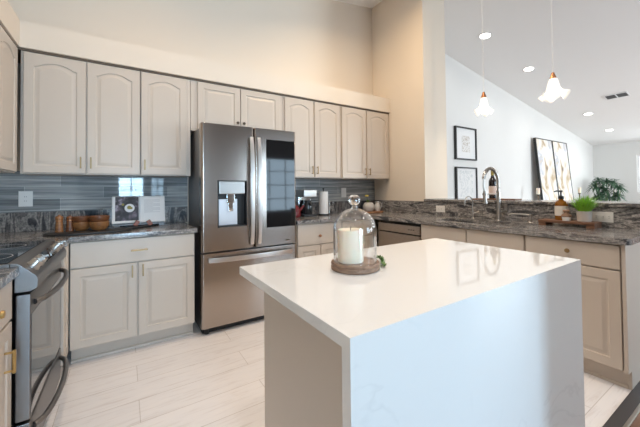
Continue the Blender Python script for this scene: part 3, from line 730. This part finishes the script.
# corner: wooden board with pot, pitcher
tag(MB().lathe([(0, 0), (.15, 0), (.155, .008), (.15, .016), (0, .016)], seg=40).build('round_board', 'acacia', loc=(3.80, -.255, z0+.0005)), 'round wooden board in the corner under the ceramic pots', 'board')
t = thing('ceramic_vase', 'squat white ceramic pot with a yellow flower in the corner', 'vase', (3.765, -.23, z0+.0168))
MB().lathe([(0, 0), (.055, 0), (.078, .03), (.080, .07), (.060, .108), (.045, .118), (.040, .116), (.055, .10), (.07, .07), (.065, .03), (0, .01)]).build('pot', 'ceramic', t)
mb = MB(); rnd = random.Random(3)
mb.tube([(0, 0, .02), (-.015, 0, .13), (-.03, 0, .20)], .003, 6)
for k in range(7):
    a = k*.9; mb.blade([(-.01, 0, .11), (-.01+.02*math.cos(a), .02*math.sin(a), .14), (-.01+.05*math.cos(a), .05*math.sin(a), .155)], .008, (-math.sin(a), math.cos(a), 0))
mb.build('stem', 'sprig', t)
mb = MB()
for k in range(9): a = k*2*PI/9; mb.sph((-.03+.017*math.cos(a), .017*math.sin(a), .205+.004*(k % 3)), (.012, .012, .010), 8)
mb.sph((-.03, 0, .212), .012, 8); mb.build('flower', 'yellow', t)
t = thing('ceramic_pitcher', 'small grey-white ceramic pitcher right of the flower pot', 'pitcher', (3.905, -.25, z0+.0168))
MB().lathe([(0, 0), (.035, 0), (.047, .03), (.044, .07), (.028, .105), (.032, .125), (.027, .125), (.023, .105), (.038, .07), (.04, .03), (0, .01)], seg=24).build('jug', 'ceramic', t)
MB().tube([(.03, -.01, .11), (.062, -.02, .10), (.064, -.02, .06), (.044, -.012, .035)], .006, 8).build('handle', 'ceramic', t)

# ------------------------------------------------------------------ tray by the outlet
TX, TY = 3.94, -2.385
t = thing('wooden_riser_tray', 'reddish wooden riser tray beside the double outlet', 'tray', (TX, TY, z0), 0)
MB().box(-.075, .075, -.182, .182, .026, .046, .003).build('deck', 'traywood', t)
for y in (-.155, .155): MB().box(-.070, .070, y-.025, y+.025, .0005, .026, .002).build('foot', 'traywood', t)
ZT = z0+.0465
t = thing('soap_bottle', 'amber glass soap bottle with black pump on the wooden tray', 'soap bottle', (3.955, -2.335, ZT))
bt = MB().lathe([(0, 0), (.040, 0), (.043, .006), (.043, .128), (.036, .148), (.018, .160), (.016, .170), (0, .170)], (0, 0, 0), 28).build('bottle', 'amber', t)
MB().lathe([(.0435, .035), (.0437, .036), (.0437, .112), (.0435, .113)], seg=28).build('paper_label', 'soaplabel', bt)
pm = MB().lathe([(0, .168), (.020, .168), (.020, .19), (.010, .194), (.006, .198), (.006, .224), (.012, .226), (.012, .237), (0, .239)], seg=18).build('pump', 'black', t)
MB().tube([(0, 0, .231), (-.03, .02, .233), (-.045, .03, .227)], [.008, .006, .005], 8).build('pump_spout', 'black', pm)
t = thing('scrub_brush', 'small wooden dish brush on the tray by the potted grass', 'brush', (3.905, -2.385, ZT))
MB().lathe([(0, .03), (.030, .03), (.034, .036), (.030, .048), (.016, .056), (.016, .066), (.024, .076), (.018, .086), (0, .088)], seg=22).build('handle', 'basewood', t)
MB().lathe([(0, 0), (.026, 0), (.030, .031), (0, .031)], seg=22).build('bristles', 'plate', t)
t = thing('potted_grass', 'bright green grass in a small stoneware pot on the tray', 'potted plant', (3.940, -2.485, ZT))
MB().lathe([(0, 0), (.040, 0), (.043, .004), (.047, .078), (.043, .078), (.041, .066), (0, .066)], seg=28).build('pot', 'conc', t)
MB().lathe([(0, .067), (.0415, .067), (0, .070)], seg=20).build('soil', 'soil', t)
mb = MB(); rnd = random.Random(5)
for k in range(420):
    a = rnd.uniform(0, 2*PI); r0 = .038*math.sqrt(rnd.random()); tilt = rnd.uniform(.0, 1.0)*(.3+.7*r0/.038)*1.0
    ln = rnd.uniform(.085, .150); c, s_ = math.cos(a), math.sin(a); p = []
    for i in range(5):
        u = i/4; th = tilt*(.35+.85*u)
        p.append((min(.10, r0*c+c*ln*u*math.sin(th)), min(.088, r0*s_+s_*ln*u*math.sin(th)), .066+ln*u*math.cos(th*.9)))
    mb.blade(p, rnd.uniform(.0016, .003), (-s_, c, 0))
mb.build('grass_blades', 'leaf', t)

# ------------------------------------------------------------------ bar ledge
ZL = 1.1017
tag(MB().box(-.07, .07, -.22, .22, 0, .012, .003).build('wooden_tray', 'traywood', loc=(4.26, -1.66, ZL)), 'low wooden tray under the wine bottle on the bar ledge', 'tray')
t = thing('wine_bottle', 'dark wine bottle with pink label on the bar ledge', 'wine bottle', (4.27, -1.625, ZL+.0122))
bt = MB().lathe([(0, .004), (.03, 0), (.0375, .004), (.0375, .175), (.034, .195), (.018, .225), (.0145, .24), (.0145, .300), (0, .300)], seg=28).build('glass', 'sky_wine', t)
MB().lathe([(.0378, .04), (.038, .041), (.038, .13), (.0378, .131)], seg=28).build('paper_label', 'winelabel', bt)
MB().lathe([(.0148, .245), (.0155, .246), (.0155, .302), (0, .303)], seg=20).build('capsule', 'khaki', bt)

# ------------------------------------------------------------------ cloche on the island
ZI = .9146
cx, cy = 1.730, -2.440
tag(MB().lathe([(0, 0), (.089, 0), (.093, .004), (.094, .012), (.091, .018), (.094, .024), (.091, .030), (0, .030)], seg=48).build('round_tray', 'basewood', loc=(cx, cy, ZI)),
    'round turned wooden base under the glass dome on the island', 'tray')
t = thing('glass_cloche', 'clear glass bell dome with a knob on the island', 'cloche', (cx, cy, ZI+.0302))
prof = [(.083, 0), (.0835, .10)] + [(.0835*math.cos(a), .118+.086*math.sin(a)) for a in [PI/2*i/10 for i in range(0, 10)]] + [(.004, .2035)]
inn = [(max(r-.003, 0.001), z-(.003 if i > 3 else 0)) for i, (r, z) in enumerate(prof)]
MB().lathe(prof + inn[::-1], seg=48, closed=True).build('dome', 'glass', t)
gm, gnt, gb = new_mat('solid_glass'); gb.inputs['Transmission Weight'].default_value = 1; gb.inputs['Roughness'].default_value = .02; gb.inputs['IOR'].default_value = 1.45
M['solidglass'] = gm
MB().lathe([(0, .2036), (.012, .2036), (.010, .212), (.012, .216), (.021, .224), (.0235, .235), (.021, .246), (.012, .254), (0, .256)], seg=24).build('knob', 'solidglass', t)
cdl = thing('pillar_candle', 'ivory pillar candle under the glass dome', 'candle', (cx-.020, cy+.002, ZI+.0302))
MB().lathe([(0, 0), (.047, 0), (.049, .003), (.049, .118), (.046, .123), (.038, .121), (0, .117)], seg=36).build('wax_body', 'wax', cdl)
MB().tube([(0, 0, .116), (.001, 0, .126), (.003, 0, .133)], .0013, 6).build('wick', 'black', cdl)
# little sprig beside the base
t = thing('greenery_sprig', 'small green leafy sprig lying by the wooden base', 'greenery', (1.855, -2.455, ZI))
sp_ = [(.045, .085, .006), (.025, .04, .020), (.002, 0, .018), (-.028, -.042, .006)]
MB().tube(sp_, .0014, 6).build('stem', 'sprig', t)
mb = MB(); rnd = random.Random(11)
for k in range(130):
    u = rnd.random()*3; j = min(int(u), 2); p = Vector(sp_[j]).lerp(Vector(sp_[j+1]), u-j); a = rnd.uniform(0, 2*PI); l_ = rnd.uniform(.010, .019)
    q = Vector((math.cos(a), math.sin(a), rnd.uniform(.0, 1.1))).normalized()*l_; q.z = abs(q.z)
    mb.blade([p, p+q*.5, p+q], l_*.33, q.cross(Vector((0, 0, 1))))
mb.build('leaves', 'sprig', t)

# ------------------------------------------------------------------ far room
def frame(label, x0, x1, z0_, z1_, art):
    t = thing('picture_frame', label, 'picture frame', ((x0+x1)/2, 0, z0_)); w_ = (x1-x0)/2; h = z1_-z0_; f = .026
    mb = MB().box(-w_, w_, -.045, -.001, 0, f, .002); mb.box(-w_, w_, -.045, -.001, h-f, h, .002); mb.box(-w_, -w_+f, -.045, -.001, f, h-f, .002); mb.box(w_-f, w_, -.045, -.001, f, h-f, .002); mb.build('frame', 'black', t)
    MB().box(-w_+f, w_-f, -.022, -.002, f, h-f).build('mat_board', 'paper', t)
    k = .46 if art == 'ink1' else .8
    MB().box(-w_*k*.8, w_*k*.8, -.0235, -.021, h*(.5-.26 if k < .5 else .1), h*(.5+.24 if k < .5 else .9)).build('print', art, t)
frame('upper black-framed tan line drawing on the white wall', 6.05, 6.72, 1.76, 2.375, 'ink1')
frame('lower black-framed grey line drawing hanging beneath the tan one', 6.05, 6.72, .99, 1.625, 'ink2')
# console carrying the leaning paintings
t = thing('console_table', 'long white console table against the far wall carrying two paintings', 'table', (9.85, -.27, 0))
MB().box(-1.5, 1.5, -.20, .20, .84, .88, .004).build('tabletop', 'trimwhite', t)
for x in (-1.44, 1.44):
    for y in (-.16, .16): MB().box(x-.03, x+.03, y-.03, y+.03, .0005, .84).build('leg', 'trimwhite', t)
def painting(label, x0, x1, h):
    w_ = x1-x0; t = thing('leaning_painting', label, 'painting', ((x0+x1)/2, -.225, .8850)); t.rotation_euler = (-.085, 0, 0)
    MB().box(-w_/2, w_/2, 0, .04, .002, h).build('canvas', 'art', t, smooth=False)
    f = MB(); b_ = .02
    f.box(-w_/2-b_, -w_/2, -.008, .045, 0, h+b_); f.box(w_/2, w_/2+b_, -.008, .045, 0, h+b_); f.box(-w_/2, w_/2, -.008, .045, h, h+b_); f.build('frame', 'black', t, smooth=False)
painting('left of the two tall abstract paintings leaning on the far wall', 9.06, 9.90, 1.50)
painting('right of the two tall abstract paintings leaning on the far wall', 9.96, 10.80, 1.50)
def candlestick(x, label, h):
    t = thing('candlestick', label, 'candlestick', (x, -.30, .8805))
    MB().lathe([(0, 0), (.05, 0), (.05, .012), (.014, .03), (.012, h-.03), (.035, h-.01), (.035, h), (0, h)], seg=18).build('stem', 'pewter', t)
    MB().cyl((0, 0, h), (0, 0, h+.14), .034).build('candle', 'wax', t)
candlestick(8.62, 'candlestick standing left of the two leaning paintings', .20)
candlestick(10.98, 'candlestick standing right of the two leaning paintings', .20)
# houseplant in the far corner
t = thing('floor_plant', 'dark green leafy houseplant in the far right corner', 'houseplant', (12.3, -.52, 0))
MB().lathe([(0, 0), (.17, 0), (.20, .38), (.175, .38), (.16, .34), (0, .34)], (0, 0, .0005)).build('pot', 'conc', t)
MB().lathe([(0, .342), (.165, .341), (0, .35)]).build('soil', 'soil', t)
heads = [(-.05, .34, 1.28), (.05, -.28, 1.22), (.0, .02, 1.38), (-.05, .30, .95), (.1, -.02, .92), (-.13, .22, 1.42), (.10, -.13, 1.35), (-.02, .05, 1.12), (.16, -.2, 1.02), (-.2, .12, 1.0), (.05, .2, 1.2)]
mb = MB()
for hx, hy, hz in heads: mb.tube([(hx*.2, hy*.2, .34), (hx*.6, hy*.6, hz*.6), (hx, hy, hz)], [.014, .011, .007], 7)
mb.build('stems', 'sprig', t)
mb = MB(); rnd = random.Random(21)
heads = [(a, b*.7, c) for a, b, c in heads]
for hx, hy, hz in heads:
    for k in range(46):
        a = rnd.uniform(0, 2*PI); e = rnd.uniform(-.4, 1.2); ln = rnd.uniform(.18, .30); p = []
        for i in range(5):
            u = i/4; p.append((hx+math.cos(a)*math.cos(e)*ln*u, hy+math.sin(a)*math.cos(e)*ln*u, hz+math.sin(e)*ln*u-.16*u*u))
        mb.blade(p, rnd.uniform(.013, .02), (-math.sin(a), math.cos(a), .2), .4)
mb.build('leaves', 'leafdark', t)

# ------------------------------------------------------------------ room lamps, plus unseen kitchen downlights added as fill
sl_ang = math.atan(SL)
def downlight(x, y, watts, label, col=(1, .96, .92)):
    side = 1 if x > 4.1 else -1
    t = thing('recessed_light', label, 'ceiling light', (x, y, ceil_z(x))); t.rotation_euler = (0, side*sl_ang, 0)
    MB().lathe([(.075, .0), (.095, 0), (.098, -.006), (.093, -.010), (.075, -.006)], seg=32, closed=True).build('trim_ring', 'trimwhite', t)
    MB().lathe([(0, -.004), (.074, -.004), (.074, .0), (0, 0)], seg=32).build('lens', 'lampglow', t)
    l = bpy.data.lights.new('downlight', 'AREA'); l.shape = 'DISK'; l.size = .14; l.energy = watts; l.color = col; l.spread = math.radians(150)
    o = bpy.data.objects.new('downlight', l); COL.objects.link(o); o.location = (0, 0, -.012); o.parent = t
for x, lab in ((5.82, 'recessed ceiling light nearest the cream column'), (7.28, 'recessed ceiling light left of the near pendant shade'), (8.75, 'recessed ceiling light hidden behind the near pendant shade'),
               (10.22, 'recessed ceiling light right of the near pendant shade'), (11.71, 'recessed ceiling light farthest away near the end wall')):
    downlight(x, -.735, 2.2, lab)
WARM = (1, .74, .46)
KFILL = [(1.0, -1.05, 6.0, 'aisle before the left base cabinet'), (2.95, -1.25, 21, 'right of the refrigerator'), (2.0, -2.3, 18.5, 'middle of the island'),
      (1.0, -3.6, 12, 'floorboards near the left wall'), (3.3, -3.9, 7, 'floorboards beyond the end of the peninsula')]
for x, y, wt, lab in KFILL: downlight(x, y, wt, 'added kitchen fill light, unseen in the ceiling above the %s' % lab, (1, .91, .82) if x == 2.0 else (1, .67, .39) if x == 1.0 and y > -3 else WARM if y > -3 else (1, .92, .84))  # out-of-view kitchen downlights, added to brighten and warm cabinets and island
for x, y in ((7.0, -3.6), (10.2, -3.6)):
    downlight(x, y, 9, 'recessed living room ceiling light over the %s' % ('middle of the floor' if x < 8 else 'far side of the floor'))
def pendant(x, y, label, ph, sc):
    zt = ceil_z(x); t = thing('pendant_light', label, 'pendant light', (x, y, 2.03), group=None)
    MB().lathe([(0, 0), (.06, 0), (.055, -.018), (.012, -.028), (0, -.028)], (0, 0, zt-2.03-.002)).build('canopy', 'nickel', t)
    MB().cyl((0, 0, .22), (0, 0, zt-2.03-.02), .003, seg=8).build('rod', 'trimwhite', t)
    MB().lathe([(0, .235), (.010, .235), (.014, .22), (.026, .185), (.028, .170), (0, .170)], seg=20).build('cap', 'copper', t)
    b_ = bmesh.new(); n = 48; R0 = [(.026, .185), (.040, .165), (.052, .12), (.062, .075), (.085, .040), (.122, .010)]
    rings = []
    for i, (r, z) in enumerate(R0):
        amp = (i/5)**2
        rings.append([b_.verts.new((sc*(r*(1+.22*amp*math.cos(4*a+ph)))*math.cos(a), sc*(r*(1+.22*amp*math.cos(4*a+ph)))*math.sin(a), z+.030*amp*math.cos(4*a+ph))) for a in [2*PI*k/n for k in range(n)]])
    for A, B in zip(rings, rings[1:]):
        for k in range(n): b_.faces.new((A[k], A[(k+1) % n], B[(k+1) % n], B[k]))
    bmesh.ops.recalc_face_normals(b_, faces=b_.faces); m = MB(); m._add(b_)
    o = m.build('glass_shade', 'shade', t, angle=80); md = o.modifiers.new('solid', 'SOLIDIFY'); md.thickness = .004
    l = bpy.data.lights.new('pendant_bulb', 'POINT'); l.energy = 8; l.color = (1, .85, .65); l.shadow_soft_size = .03
    lo = bpy.data.objects.new('pendant_bulb', l); COL.objects.link(lo); lo.parent = t; lo.location = (0, 0, .06)
pendant(4.25, -2.195, 'larger-looking frosted glass pendant lamp, nearer one over the bar', 0.6, .86)
pendant(4.25, -1.56, 'smaller-looking frosted glass pendant lamp beside the cream column', 2.2, .70)
# ceiling vent
t = thing('ceiling_vent', 'dark grille vent on the sloped living room ceiling', 'vent', (9.42, -1.42, ceil_z(9.42)-.001)); t.rotation_euler = (0, sl_ang, 0)
mb = MB()
for s_ in (-1, 1): mb.box(-.10, .10, s_*.085-.075, s_*.085+.075, -.008, -.001)
mb.build('grille_backing', 'threshold', t, smooth=False)
mb = MB(); mb.box(-.12, .12, -.175, -.16, -.012, 0); mb.box(-.12, .12, .16, .175, -.012, 0); mb.box(-.12, -.10, -.16, .16, -.012, 0); mb.box(.10, .12, -.16, .16, -.012, 0); mb.box(-.1, .1, -.01, .01, -.012, 0); mb.build('frame', 'trimwhite', t, smooth=False)
